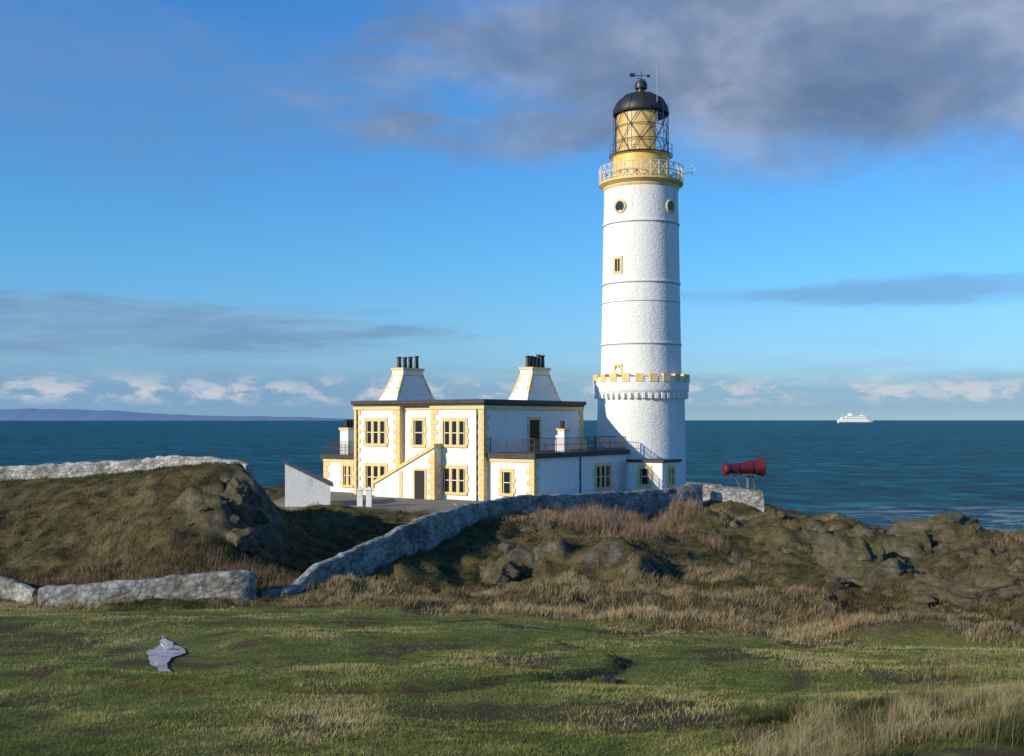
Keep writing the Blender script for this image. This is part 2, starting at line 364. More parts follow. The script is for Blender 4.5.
for t in (-.55,-.25):
    s.rod((2.5*math.cos(t-.3),2.5*math.sin(t-.3),l1),(2.45*math.cos(t-.3),2.45*math.sin(t-.3),l2+.6),.03,4)
s.obj('lantern_bars',M_black,lh)
s=MB(); s.lathe([(rg-.08,l1),(rg-.08,l2)],48); s.obj('lantern_glazing',M_clear,lh,True)
s=MB(); s.lathe([(rg-.16,l1),(rg-.16,l2-.1)],40,a0=math.radians(130),a1=math.radians(300)); s.obj('lantern_blind_panels',M_yel,lh,True)
s=MB(); s.lathe([(.5,l1-.1),(.7,l1+.6),(1.0,l1+1.0),(1.1,l1+1.8),(.9,l1+2.5),(.3,l1+2.9),(.02,l1+2.9)],24); s.obj('lamp_optic',M_steel,lh,True)
dm=[(2.32,l2-.05),(2.36,l2+.12)]
for i in range(11):
    t=math.pi/2*i/10; dm.append((.32+1.95*math.cos(t),l2+.15+1.62*math.sin(t)))
zt=l2+1.77
dm+=[(.32,zt+.35),(.5,zt+.4),(.55,zt+.7),(.42,zt+1.0),(.12,zt+1.15),(.02,zt+1.16)]
s=MB(); s.lathe(dm,48); s.rod((0,0,zt+1.1),(0,0,zt+1.9),.04,5)
for i in range(12):
    a=2*math.pi*i/12; pr=None
    for j in range(9):
        t=math.pi/2*j/8; p_=(( .32+1.97*math.cos(t))*math.cos(a),(.32+1.97*math.cos(t))*math.sin(a),l2+.16+1.63*math.sin(t))
        if pr: s.rod(pr,p_,.03,4)
        pr=p_
s.rod((-.8,0,zt+1.55),(.7,0,zt+1.5),.035,4); s.box((-.95,-.03,zt+1.42),(-.5,.03,zt+1.72)); s.box((.5,-.03,zt+1.38),(.75,.03,zt+1.6)); s.rod((-.4,-.3,zt+1.25),(.4,.3,zt+1.25),.03,4)
s.obj('dome',M_black,lh,True)
s=MB(); s.rod((1.1,-1.9,l2-1.2),(1.1,-1.9,zt+1.9),.03,5); s.rod((-2.5,-.4,gz+1),(-2.5,-.4,gz+3.0),.025,5)
s.obj('aerial_mast',M_steel,lh)
fr=MB(); gl_=MB()
def twin(px,py,r,w,h):
    sn=(px-641)/(r*F/92); t=math.asin(sn); M=Matrix.Rotation(t,4,'Z'); z=ty(py)
    fr.box((-w/2-.2,-r-.05,z-h/2-.2),(w/2+.2,-r+.5,z-h/2),M); fr.box((-w/2-.2,-r-.05,z+h/2),(w/2+.2,-r+.5,z+h/2+.2),M)
    fr.box((-w/2-.2,-r-.05,z-h/2),(-w/2,-r+.5,z+h/2),M); fr.box((w/2,-r-.05,z-h/2),(w/2+.2,-r+.5,z+h/2),M)
    fr.box((-.03,-r-.03,z-h/2),(.03,-r+.4,z+h/2),M)
    gl_.box((-w/2,-r+.0,z-h/2),(w/2,-r+.4,z+h/2),M)
twin(615,269,3.2,.5,1.0); twin(615,373,3.33,.45,.9)
for px in (617,667):
    t=math.asin((px-641)/37.5); M=Matrix.Rotation(t,4,'Z'); z=ty(212)
    for i in range(16):
        a=2*math.pi*i/16; a2=2*math.pi*(i+1)/16
        p1=M@Vector((.5*math.cos(a),-3.1,z+.5*math.sin(a))); p2=M@Vector((.5*math.cos(a2),-3.1,z+.5*math.sin(a2))); fr.rod(p1,p2,.10,6)
    gl_.rod(M@Vector((0,-3.0,z)),M@Vector((0,-3.11,z)),.42,16)
fr.obj('window_surrounds',M_ochre,lh); gl_.obj('window_glass',M_glass,lh)
# ---------------------------------------------------------------- keepers' house
A35=math.radians(-35)
ho=empty('keepers_house',(-1.8,79,G),A35)
walls=MB(); och=MB(); frm=MB(); gls=MB(); blk=MB(); rail=MB(); chim=MB(); pots=MB(); doorm=MB(); roof=MB()
def fb(mb,face,pl,h0,h1,z0,z1,o0,o1):
    if face=='F': mb.box((h0,pl-o0,z0),(h1,pl-o1,z1))
    elif face=='S': mb.box((pl+o0,h0,z0),(pl+o1,h1,z1))
def window(face,pl,h,z,w,ht,lights=3,bars=True):
    h0,h1,z0,z1=h-w/2,h+w/2,z-ht/2,z+ht/2; b_=.2
    fb(och,face,pl,h0-b_,h1+b_,z0-.2,z0-.002,-.1,.12); fb(och,face,pl,h0-b_,h1+b_,z1+.002,z1+.26,-.1,.07)
    for i in range(4):
        e=b_+(.13 if i%2==0 else 0); za=z0+(z1-z0)*i/4; zb=z0+(z1-z0)*(i+1)/4-.003
        fb(och,face,pl,h0-e,h0,za,zb,-.1,.06); fb(och,face,pl,h1,h1+e,za,zb,-.1,.06)
    fb(gls,face,pl,h0+.001,h1-.001,z0,z1,-.1,.012)
    for i in range(1,lights):
        hh_=h0+w*i/lights; fb(och,face,pl,hh_-.09,hh_+.09,z0+.001,z1-.001,-.1,.05)
    for i in range(lights):
        a=h0+w*i/lights; c_=h0+w*(i+1)/lights
        fb(frm,face,pl,a+.09,c_-.09,z-.025,z+.035,-.05,.03)
        fb(frm,face,pl,a+.085,a+.13,z0+.002,z1-.002,-.05,.025); fb(frm,face,pl,c_-.13,c_-.085,z0+.002,z1-.002,-.05,.025)
def quoin(x,y,z0,z1,sx,sy):
    k=int((z1-z0)/.36); hh=(z1-z0)/k
    for i in range(k):
        lx,ly=(.62,.36) if i%2 else (.36,.62)
        och.box((x-sx*.045,y-sy*.045,z0+i*hh+.004),(x+sx*lx,y+sy*ly,z0+(i+1)*hh-.012))
walls.box((-12.5,0,-1.5),(0,13.2,7.0))
walls.box((-12.5,-.4,-1.5),(-7.9,.1,7.0-.003)); walls.box((-4.8,-.4,-1.5),(-.003,.1,7.0-.003))
for (x,y,sx,sy) in [(-12.5,-.4,1,1),(-7.9,-.4,-1,1),(-4.8,-.4,1,1),(-.003,-.4,-1,1),(0,13.2,-1,-1)]:
    quoin(x,y,0 if y<5 else 3.3,6.55,sx,sy)
for (x0,y0,x1,y1) in [(-12.5,0,0,13.2),(-12.5,-.4,-7.9,.1),(-4.8,-.4,-.003,.1)]:
    o=.09 if y0==0 else .1
    och.box((x0-o,y0-o,6.58 if y0==0 else 6.583),(x1+o,y1+o,6.84 if y0==0 else 6.837))
roof.box((-12.72,-.62,7.0),(.22,13.4,7.3))
roof.box((-12.6,-.5,6.86),(.1,13.3,6.999))
window('F',-.4,-10.3,4.85,2.0,1.7); window('F',-.4,-10.3,1.4,2.0,1.7)
window('F',-.4,-2.65,4.85,2.0,1.7); window('F',-.4,-2.65,1.4,2.0,1.7)
window('F',0,-6.35,4.85,.95,1.8,1)
fb(och,'S',0,5.2,5.42,3.35,5.8,-.1,.06); fb(och,'S',0,6.75,6.97,3.35,5.8,-.1,.06); fb(och,'S',0,5.2,6.97,5.803,6.05,-.1,.07); fb(doorm,'S',0,5.42,6.75,3.35,5.8,-.1,.015)
walls.box((-.2,.1,-1.5),(4,13.3,3.1)); roof.box((-.001,-.15,3.1),(4.25,13.5,3.45)); 
quoin(4,.1,0,2.8,-1,1); 
och.box((.02,.02,2.82),(4.06,.3,3.06))
window('F',.1,1.7,1.35,.8,1.5,1); window('S',4,9.6,1.45,2.1,1.6,3); 
def railing(pts,z0,hh,mb,step=.14,r=.018):
    for a,b_ in zip(pts[:-1],pts[1:]):
        a=Vector((*a,0)); b_=Vector((*b_,0)); L=(b_-a).length
        for z in (z0+.1,z0+hh*.55,z0+hh): mb.rod(a+Vector((0,0,z)),b_+Vector((0,0,z)),r*1.3,4)
        k=int(L/step)
        for i in range(k+1):
            p=a.lerp(b_,i/k); mb.rod(p+Vector((0,0,z0)),p+Vector((0,0,z0+hh)),r*(2 if i%10==0 else .65),4)
railing([(.2,.15),(4,.15),(4,13.2),(.3,13.2)],3.45,1.05,rail)
chim.box((2.4,5.3,3.45),(3.2,6.1,5.0)); och.box((2.33,5.23,5.0),(3.27,6.17,5.15)); pots.rod((2.8,5.7,5.15),(2.8,5.7,5.75),.16,8)
walls.box((-17.2,1,-1.5),(-12.51,9,2.7)); roof.box((-17.45,.75,2.7),(-12.52,9.2,3.0)); quoin(-17.2,1,0,2.4,1,1)
och.box((-17.26,.93,2.42),(-12.51,1.2,2.66)); railing([(-17.2,9),(-17.2,1.0),(-12.7,1.0)],3.0,1.05,rail)
window('F',1,-14.6,1.35,.9,1.5,2)
chim.box((-16.1,1.7,3.0),(-15.2,2.9,5.0)); och.box((-16.18,1.62,5.0),(-15.12,2.98,5.18))
for t in (1.95,2.3,2.65): pots.rod((-15.65,t,5.18),(-15.65,t,5.85),.15,8)
wed=[(-9.6,-1.5),(-3.8,-1.5),(-3.8,3.75),(-9.6,.95)]
walls.prism_xz(wed,-1.3,-.005)
och.prism_xz([(-9.75,.9),(-9.75,1.15),(-3.72,4.08),(-3.72,3.79),(-3.8,3.755),(-9.6,.955)],-1.42,-.41)
quoin(-3.8,-1.3,0,3.4,-1,1)
och.box((-7.15,-1.345,0),(-6.85,-1.2,2.0))
och.box((-5.75,-1.36,0),(-4.55,-1.2,2.25)); doorm.box((-5.6,-1.40,0),(-4.7,-1.2,2.08))
for (x,y) in ((-12.2,-.47),(-.55,-.47)): pots.rod((x,y,0),(x,y,6.6),.05,6)
pots.rod((4.07,6.2,0),(4.07,6.2,3.1),.05,6)
walls.box((4.6,12.5,-1.5),(7.6,15.5,2.5)); roof.box((4.5,12.4,2.5),(7.75,15.6,2.7)); window('S',7.6,14.0,1.4,.9,1.2,2); window('F',12.5,6.1,1.4,.8,1.2,1)
walls.box((3.9,13.1,-1.5),(4.7,15,2.3))
def bigchim(cx_,cy_,npot):
    chim.frustum((cx_,cy_),(.95,2.5),(.78,2.1),7.3,7.9); chim.frustum((cx_,cy_),(.78,2.1),(.58,1.25),7.9,9.4); chim.box((cx_-.58,cy_-1.25,9.4),(cx_+.58,cy_+1.25,9.8))
    och.box((cx_-.66,cy_-1.33,9.8),(cx_+.66,cy_+1.33,9.97)); och.box((cx_-.62,cy_-1.29,9.34),(cx_+.62,cy_+1.29,9.44))
    def pt(sx_,sy_,f,ix=0,iy=0):
        hx_=.78-.20*f+.02; hy_=2.1-.85*f+.02
        return (cx_+sx_*(hx_-ix),cy_+sy_*(hy_-iy),7.9+1.5*f)
    for sx_ in (-1,1):
        for sy_ in (-1,1):
            for i in range(5):
                f0=i/5+.01; f1=(i+.92)/5; a,b2=(.34,.2) if i%2 else (.2,.34)
                vs=[pt(sx_,sy_,f0),pt(sx_,sy_,f0,a,0),pt(sx_,sy_,f0,a,b2),pt(sx_,sy_,f0,0,b2),pt(sx_,sy_,f1),pt(sx_,sy_,f1,a,0),pt(sx_,sy_,f1,a,b2),pt(sx_,sy_,f1,0,b2)]
                och.add(vs,[(0,3,2,1),(4,5,6,7),(0,1,5,4),(1,2,6,5),(2,3,7,6),(3,0,4,7)])
    for i in range(npot):
        y=cy_-1.05+2.1*i/(npot-1)+random.uniform(-.04,.04); hp=random.uniform(.72,.95); pots.rod((cx_,y,9.97),(cx_,y,9.97+hp),.19,10,.15); pots.rod((cx_,y,9.97+hp),(cx_,y,10.1+hp),.2,10)
bigchim(-11.0,4.2,4); bigchim(-2.0,9.2,5)
walls.obj('walls',M_white,ho); och.obj('ochre_quoins_and_surrounds',M_ochre,ho); frm.obj('window_frames',M_cream,ho); gls.obj('window_panes',M_glass,ho)
rail.obj('roof_railings',M_black,ho); chim.obj('chimney_stacks',M_white,ho); pots.obj('chimney_pots',M_black,ho,True); doorm.obj('doors',M_door,ho); roof.obj('flat_roof',M_roof,ho)
# ---------------------------------------------------------------- outbuilding shed
sh=empty('outbuilding',P(308,500,75),math.radians(10)); sh.location.z=G
s=MB(); s.prism_xz([(-1.5,-1.5),(1.5,-1.5),(1.5,1.35),(-1.5,2.85)],-1.2,2.2); s.obj('walls',M_white,sh)
s=MB(); s.prism_xz([(-1.65,2.95),(-1.65,3.1),(1.7,1.43),(1.7,1.28)],-1.3,2.3); s.obj('roof',M_slate,sh)
# ---------------------------------------------------------------- walls
def strip_wall(name,pts,th,mat,tooth=.04,step=.2,follow=None):
    pts=[Vector(p) for p in pts]; out=[]
    for i in range(len(pts)-1):
        p0=pts[max(i-1,0)];p1=pts[i];p2=pts[i+1];p3=pts[min(i+2,len(pts)-1)]
        k=max(2,int((p2-p1).length/step))
        for j in range(k):
            t=j/k
            out.append(.5*((2*p1)+(p2-p0)*t+(2*p0-5*p1+4*p2-p3)*t*t+(3*p1-p0-3*p2+p3)*t**3))
    out.append(pts[-1]); out=np.array([tuple(p) for p in out]); k=len(out)
    tg=np.gradient(out[:,:2],axis=0); tg/=np.linalg.norm(tg,axis=1)[:,None]; nr=np.stack([tg[:,1],-tg[:,0]],1)
    hg=height(out[:,0],out[:,1])
    if follow: 
        ker=np.ones(9)/9; out[:,2]=np.convolve(np.pad(hg,4,'edge'),ker,'valid')+follow
    gz_=hg-.7
    s_=np.arange(k)*step
    top=out[:,2]+(vnoise(s_*2.5,s_*0,3)-.5)*tooth*4+(vnoise(s_*.35,s_*0,6)-.5)*.2
    L=9; V=[]
    prof_=[]
    for j in range(L): prof_.append((1,j/(L-1)))
    prof_+= [(.4,1.03),(-.4,1.03)]
    for j in range(L): prof_.append((-1,1-j/(L-1)))
    for (sd,f) in prof_:
        z=gz_+(top-gz_)*min(f,1)+(.05 if f>1 else 0)
        bat=(1.25-.25*f)*th/2
        off=sd*(bat+(vnoise(s_*1.7+sd*9,z*2.3,5)-.5)*.12)
        V.append(np.stack([out[:,0]+nr[:,0]*off,out[:,1]+nr[:,1]*off,z],1))
    V=np.stack(V,1); m_=len(prof_); idx=np.arange(k*m_).reshape(k,m_)
    q=np.stack([idx[:-1,:-1],idx[1:,:-1],idx[1:,1:],idx[:-1,1:]],-1).reshape(-1,4)
    o=npmesh(name,V.reshape(-1,3),q,mat,smooth=True)
    bm=bmesh.new(); bm.from_mesh(o.data); bm.verts.ensure_lookup_table()
    bm.faces.new([bm.verts[i] for i in idx[0]]); bm.faces.new([bm.verts[i] for i in idx[-1][::-1]])
    bmesh.ops.recalc_face_normals(bm,faces=bm.faces); bm.to_mesh(o.data); bm.free()
    return o
strip_wall('boundary_wall',[P(262,594,47.8),P(290,588,48.2),P(318,566,50),P(345,555,52),P(370,543,54),P(420,520,57.5),P(450,510,61),P(480,503,65),P(520,497,69),P(560,495,72),P(610,493,75.5),P(655,490,78.5),P(690,486,80),P(700,486,80.5)],.5,M_drystone)
strip_wall('boundary_wall',[P(40,590,46.5),P(80,586,46.6),P(140,581,46.8),P(200,576,47),P(240,572,47),P(254,574,47.3)],.45,M_drystone)
strip_wall('boundary_wall',[P(-90,560,52),P(-20,574,50),P(10,582,48.5),P(38,591,46.8)],.45,M_drystone)
strip_wall('boundary_wall',[P(-120,476,65),P(0,472,64.5),P(70,469,64),P(130,465,63.5),P(165,458,63),P(200,454,62),P(233,453,61),P(242,460,60.5),P(250,470,60)],.45,M_drywhite,follow=.72)
strip_wall('garden_wall',[P(262,508,73),P(300,508,73),P(364,508,73)],.4,M_greystone)
strip_wall('garden_wall',[P(373,508,74),P(410,508,74),P(462,505,75)],.4,M_drywhite)
for px in (369,360):
    x,y,z=P(px,490,73.6); s=MB(); s.box((x-.18,y-.18,G-1),(x+.18,y+.18,z)); s.add([(x-.24,y-.24,z),(x+.24,y-.24,z),(x+.24,y+.24,z),(x-.24,y+.24,z),(x,y,z+.25)],[(0,3,2,1),(0,1,4),(1,2,4),(2,3,4),(3,0,4)]); s.obj('gate_pillar',M_white)
# ---------------------------------------------------------------- foghorn
fx,fy,fz=P(744,468,82)
pl=empty('foghorn_platform',(fx,fy,0),math.radians(-8))
s=MB(); ztop=P(0,487,82)[2]
s.prism_xz([(-4.2,8),(-4.2,ztop+.3),(-1.6,ztop+.1),(-1.55,ztop),(1.3,ztop-.25),(1.4,ztop-1.2),(1.4,8)],-.9,1.2); s.obj('plinth',M_drywhite,pl)
fh=empty('foghorn',(fx,fy,fz),math.radians(12))
s=MB()
prof=[(.05,-1.66),(.38,-1.64),(.46,-1.55),(.47,-1.35),(.38,-1.22),(.36,-.9),(.40,-.3),(.46,.3),(.54,.8),(.64,1.25),(.70,1.42),(.66,1.50),(.5,1.25),(.3,.4),(.02,0)]
s2=MB(); s2.lathe(prof,28); s.v=[(z,y,x) for x,y,z in s2.v]; s.f=s2.f
for xx,r_ in ((-.6,.41),(.45,.52)):
    for i in range(24):
        a=2*math.pi*i/24; a2=2*math.pi*(i+1)/24; s.rod((xx,r_*math.cos(a),r_*math.sin(a)),(xx,r_*math.cos(a2),r_*math.sin(a2)),.04,5)
o=s.obj('horn',M_red,fh,True); o.rotation_euler=(0,math.radians(-3),0)
s=MB(); s.rod((.35,0,-.4),(.35,0,-1.5),.14,10); s.box((-.2,-.3,-.55),(.9,.3,-.42)); s.rod((-.9,0,-.3),(-.25,0,-1.5),.05,6); s.rod((.6,0,-.4),(.9,0,-1.6),.07,6); s.box((-.1,-.4,-1.65),(.8,.4,-1.5))
s.obj('stand',M_slate,fh)
# ---------------------------------------------------------------- ferry
fe=empty('ferry',(6000*(857-512)/F,6000,0),0)
s=MB(); Lh=103
def hull(z0,z1,xa,xb,w,bow):
    s.add([(xa,-w,z0),(xb,-w,z0),(xb+bow*.6,0,z0),(xb,w,z0),(xa,w,z0),(xa,-w,z1),(xb,-w,z1),(xb+bow,0,z1),(xb,w,z1),(xa,w,z1)],
      [(0,1,6,5),(1,2,7,6),(2,3,8,7),(3,4,9,8),(4,0,5,9),(5,6,7,8,9),(4,3,2,1,0)])
hull(-2,19,-Lh,62,14,42); hull(19,30,-88,52,12.5,16); hull(30,38,-62,42,11,8); hull(38,43,18,40,10,5); s.box((-48,-6,38),(-28,6,54)); s.rod((28,0,43),(28,0,60),.9,5); s.rod((-75,0,30),(-75,0,44),.9,5)
s.obj('hull_and_superstructure',simple('ship_white',(.85,.83,.8),(.8,.78,.75),.01),fe)
s=MB(); s.box((-85,-12.8,22),(48,-12.4,24)); s.box((-60,-11.3,33),(38,-10.9,35)); s.box((-103.2,-14.2,-1),(66,-13.9,5)); s.obj('window_bands',M_slate,fe)
# ---------------------------------------------------------------- rocks
m,nt,b=newmat('lichen_rock'); g=geo(nt); v=g.outputs['Position']
r1=ramp(nt,noise(nt,1.6,12,.72,v,dist=.5).outputs[0],[(.3,(.03,.026,.018)),(.46,(.11,.092,.062)),(.6,(.20,.17,.12)),(.75,(.36,.33,.27))])
sepn=N(nt,'ShaderNodeSeparateXYZ'); nt.links.new(g.outputs['Normal'],sepn.inputs[0])
nm=noise(nt,1.1,8,.7,v); a_=N(nt,'ShaderNodeMath',operation='MULTIPLY'); nt.links.new(sepn.outputs[2],a_.inputs[0]); nt.links.new(nm.outputs[0],a_.inputs[1])
mo=ramp(nt,a_.outputs[0],[(.24,0),(.38,.92)])
mc=ramp(nt,noise(nt,4,6,.7,v).outputs[0],[(.35,(.05,.05,.012)),(.65,(.19,.16,.045))])
nt.links.new(mix(nt,mo.outputs[0],r1.outputs[0],mc.outputs[0]),b.inputs['Base Color']); b.inputs['Roughness'].default_value=.9
bp=N(nt,'ShaderNodeBump'); bp.inputs['Strength'].default_value=1; bp.inputs['Distance'].default_value=.32; nt.links.new(noise(nt,2.6,12,.8,v).outputs[0],bp.inputs['Height']); nt.links.new(bp.outputs[0],b.inputs['Normal']); M_rock=m
def rockmesh(c,size,seed,sub=4):
    r=np.random.default_rng(seed); bm=bmesh.new(); bmesh.ops.create_icosphere(bm,subdivisions=sub,radius=1)
    V=np.array([v.co[:] for v in bm.verts]); Fc=np.array([[v.index for v in f.verts] for f in bm.faces]); bm.free()
    for _ in range(14):
        nrm=r.normal(size=3); nrm/=np.linalg.norm(nrm); dd=r.uniform(.5,.9); t=V@nrm-dd; V-=np.maximum(t,0)[:,None]*nrm
    k=seed*3.1
    nz=(fbm(V[:,0]+k+V[:,2],V[:,1]-V[:,2]*.7+k,2.2,5,seed%7)-.5)*.6+ (ridged(V[:,0]-k+V[:,2]*.6,V[:,1]+V[:,2]+k,2.4,6,seed%5)-.6)*.55
    V=V*(1+nz[:,None]); a=r.uniform(0,6.28); Rm=np.array([[math.cos(a),-math.sin(a),0],[math.sin(a),math.cos(a),0],[0,0,1]])
    return (V@Rm.T)*np.array(size)+np.array(c),Fc
ri=0; rocklist=[(850,562,55,2.3,1.45),(820,529,68,2.0,1.2),(925,538,61,2.7,1.4),(950,534,64,2.2,1.2),(885,588,50,2.2,1.2),(990,590,46,2.3,1.3),(1024,550,58,2.4,1.4),(815,610,43.5,.7,.5),(905,556,57,2.0,1.1),(970,562,55,1.9,1.1),(840,592,50,1.3,.7),(940,596,47,1.4,.9),(870,542,62,1.8,1.1),(228,512,55.5,1.2,1.0),(238,492,57,1.0,.8),(200,502,56.5,.8,.5),(244,540,53,1.0,.7),(1045,600,46,2.6,1.3),(790,560,60,1.4,.7),(500,570,55,1.3,.9),(525,560,57,1.2,.8),(380,535,62,.9,.5),(340,530,64,1,.5),(930,617,42,1.0,.5)]
for (px,py,d,w,h) in rocklist:
    ri+=1; c=P(px,py,d); zz=hz(c[0],c[1]); cz=min(c[2],zz+h*.4)
    V,Fc=rockmesh((c[0],c[1],cz),(w,w*.8,h),ri,4 if w<1.3 else 5); npmesh('rock',V,Fc,M_rock,smooth=True)
vs=[];fs=[];o=0
for i in range(150):
    if i<110: x=rng.uniform(11,32); y=rng.uniform(41,72)
    elif i<125: x=rng.uniform(-16,-12); y=rng.uniform(52,59)
    else: x=rng.uniform(-10,10); y=rng.uniform(48,66)
    if yard_m(np.array([x]),np.array([y]))[0]>0: continue
    w=rng.uniform(.15,.6); V,Fc=rockmesh((x,y,hz(x,y)+w*.05),(w,w*.8,w*.6),100+i,3); vs.append(V); fs.append(Fc+o); o+=len(V)
npmesh('scattered_stones',np.concatenate(vs),np.concatenate(fs),M_rock)
# ---------------------------------------------------------------- puddle (water lying in a rut in the turf)
kk=72; ph_=np.linspace(0,2*np.pi,kk,endpoint=False)
def pud_xy(f):
    s_=np.sin(ph_); c_=np.cos(ph_)
    wv=.30*(1+.45*np.sin(s_*4.2+1.0)+.18*np.sin(ph_*9)+.10*np.sin(ph_*17+1))
    w_=s_*3.9*(1+.05*np.sin(ph_*5))*f; u=c_*wv*f+.10*np.sin(w_*1.1)+.05*w_*.25
    return PUD[0]-.316*w_+u, PUD[1]+w_
pv=[(PUD[0],PUD[1],hz(*PUD)+.03)];pf_=[]
for f in (.35,.7,1.0):
    xx,yy=pud_xy(f); zz=height(xx,yy)+.03
    pv+=list(zip(xx.tolist(),yy.tolist(),zz.tolist()))
for i in range(kk): pf_.append((0,1+i,1+(i+1)%kk))
for j in range(2):
    for i in range(kk): a=1+j*kk+i; b2=1+j*kk+(i+1)%kk; pf_.append((a,a+kk,b2+kk,b2))
OX,OY=pud_xy(1.0)
def in_puddle(x,y):
    ins=np.zeros(len(x),bool); j=kk-1
    for i in range(kk):
        cnd=((OY[i]>y)!=(OY[j]>y))&(x<(OX[j]-OX[i])*(y-OY[i])/(OY[j]-OY[i]+1e-9)+OX[i]); ins^=cnd; j=i
    return ins
m,nt,b=newmat('puddle_painted_sheen'); v=geo(nt).outputs['Position']
r_=ramp(nt,noise(nt,2.2,4,.6,v).outputs[0],[(.34,(.30,.33,.36)),(.48,(.86,.89,.93))]); nt.links.new(r_.outputs[0],b.inputs['Base Color']); b.inputs['Roughness'].default_value=.08; b.inputs['Specular IOR Level'].default_value=1.0  # sky reflection on the water painted in as a patchy pale base colour
me=bpy.data.meshes.new('puddle'); me.from_pydata(pv,[],pf_); me.materials.append(m); me.polygons.foreach_set('use_smooth',[True]*len(me.polygons))
po=bpy.data.objects.new('puddle',me); scene.collection.objects.link(po)
# ---------------------------------------------------------------- grass
m,nt,b=newmat('grass_blades'); at=N(nt,'ShaderNodeAttribute',attribute_name='col')
nt.links.new(at.outputs['Color'],b.inputs['Base Color']); b.inputs['Roughness'].default_value=.8; b.inputs['Specular IOR Level'].default_value=.15
tl=N(nt,'ShaderNodeBsdfTranslucent'); nt.links.new(at.outputs['Color'],tl.inputs[0]); mx=N(nt,'ShaderNodeMixShader'); mx.inputs[0].default_value=.3
nt.links.new(b.outputs[0],mx.inputs[1]); nt.links.new(tl.outputs[0],mx.inputs[2]); nt.links.new(mx.outputs[0],nt.nodes['Material Output'].inputs[0]); M_grass=m
def blades(name,x,y,h,w,lean,col,simple_=False,z=None):
    k=len(x); z=height(x,y) if z is None else z
    ph=rng.uniform(0,6.283,k); la=rng.uniform(0,6.283,k); lm=lean*h*rng.uniform(.2,1.3,k)
    lx=np.cos(la)*lm+.25*lean*h; ly=np.sin(la)*lm
    wx=np.cos(ph)*w/2; wy=np.sin(ph)*w/2; zb=z-.03
    p0=np.stack([x-wx,y-wy,zb],1); p1=np.stack([x+wx,y+wy,zb],1)
    tip=np.stack([x+lx,y+ly,z+h],1)
    if simple_:
        V=np.stack([p0,p1,tip],1).reshape(-1,3); Fc=np.arange(3*k).reshape(k,3)
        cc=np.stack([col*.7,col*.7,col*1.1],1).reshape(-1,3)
    else:
        mx_=x+lx*.3; my_=y+ly*.3; mz=z+h*.6
        p2=np.stack([mx_-wx*.7,my_-wy*.7,mz],1); p3=np.stack([mx_+wx*.7,my_+wy*.7,mz],1)
        V=np.stack([p0,p1,p2,p3,tip],1).reshape(-1,3); bidx=(np.arange(k)*5)[:,None]
        Fc=np.stack([bidx+np.array([0,1,2]),bidx+np.array([1,3,2]),bidx+np.array([2,3,4])],1).reshape(-1,3)
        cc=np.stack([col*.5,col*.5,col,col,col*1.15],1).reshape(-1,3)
    return npmesh(name,V,Fc,M_grass,cc,smooth=False)
def pal(t,stops):
    st=np.array([s_[0] for s_ in stops]); cs=np.array([s_[1] for s_ in stops]); return np.stack([np.interp(t,st,cs[:,i]) for i in range(3)],1)
k=400000
d=12*(46/12)**rng.random(k); x=rng.uniform(-.56,.56,k)*d; y=d
keep=(lawn_m(x,y)>rng.random(k))&~in_puddle(x,y); x,y,d=x[keep],y[keep],d[keep]
pn=fbm(x,y,.4,4,31); 
bare=bare_m(x,y); keep=(rng.random(len(x))>bare*.88); x,y,d,pn=x[keep],y[keep],d[keep],pn[keep]
t=np.clip((pn-.5)*1.5+.52+(fbm(x,y,2.2,3,37)-.5)*.7+rng.normal(0,.12,len(x)),0,1)
col=pal(t,[(0,(.075,.09,.022)),(.3,(.14,.17,.038)),(.5,(.235,.245,.06)),(.72,(.35,.315,.12)),(1,(.46,.38,.18))])
nearp=pdist(x,y)<2.2
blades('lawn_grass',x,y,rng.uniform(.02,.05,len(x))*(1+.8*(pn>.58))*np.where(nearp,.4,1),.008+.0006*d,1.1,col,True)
def tufts(name,cxs,cys,nb,rad,h,w,col,lean=.5,jit=.05):
    k=len(cxs); x=np.repeat(cxs,nb)+rng.normal(0,1,k*nb)*np.repeat(rad,nb); y=np.repeat(cys,nb)+rng.normal(0,1,k*nb)*np.repeat(rad,nb)
    hh=np.repeat(h,nb)*rng.uniform(.5,1.15,k*nb); c_=np.repeat(col,nb,0)*rng.uniform(.7,1.25,k*nb)[:,None]
    blades(name,x,y,hh,w,lean,c_)
k=14500
y=rng.uniform(34,76,k); x=rng.uniform(-.62,.62,k)*y
L=lawn_m(x,y); Yd=yard_m(x,y); Rk=rock_m(x,y)
keep=(L<.5)&(Yd<.05)&(rng.random(k)>Rk*.75)&(y<np.interp(x,COX,COY)-3)
x,y=x[keep],y[keep]
t=fbm(x,y,.18,4,41); t=np.clip((t-.5)*2.6+.43+rng.normal(0,.1,len(x)),0,1)
nearb=1-sstep(1,6,y-np.interp(x,LBx,LBy)); lefth=(x<-10)*sstep(50,54,y)
t=np.clip(t+nearb*.18-lefth*.12,0,1)
col=pal(t,[(0,(.045,.060,.016)),(.22,(.105,.115,.03)),(.36,(.070,.052,.026)),(.55,(.16,.112,.055)),(.75,(.29,.215,.11)),(1,(.41,.32,.17))])
hgt=.09+.28*np.clip(t-.3,0,1)+rng.uniform(0,.11,len(x))
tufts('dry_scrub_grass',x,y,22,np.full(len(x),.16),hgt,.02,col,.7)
k=900; x=rng.uniform(1.5,12,k); y=rng.uniform(61,76,k); keep=(y<np.interp(x,WX,WY)-.8)&(fbm(x,y,.3,3,44)>.45); x,y=x[keep],y[keep]
tufts('dead_bracken',x,y,26,np.full(len(x),.25),rng.uniform(.45,.9,len(x)),.018,np.tile([[.29,.20,.135]],(len(x),1)),.25)
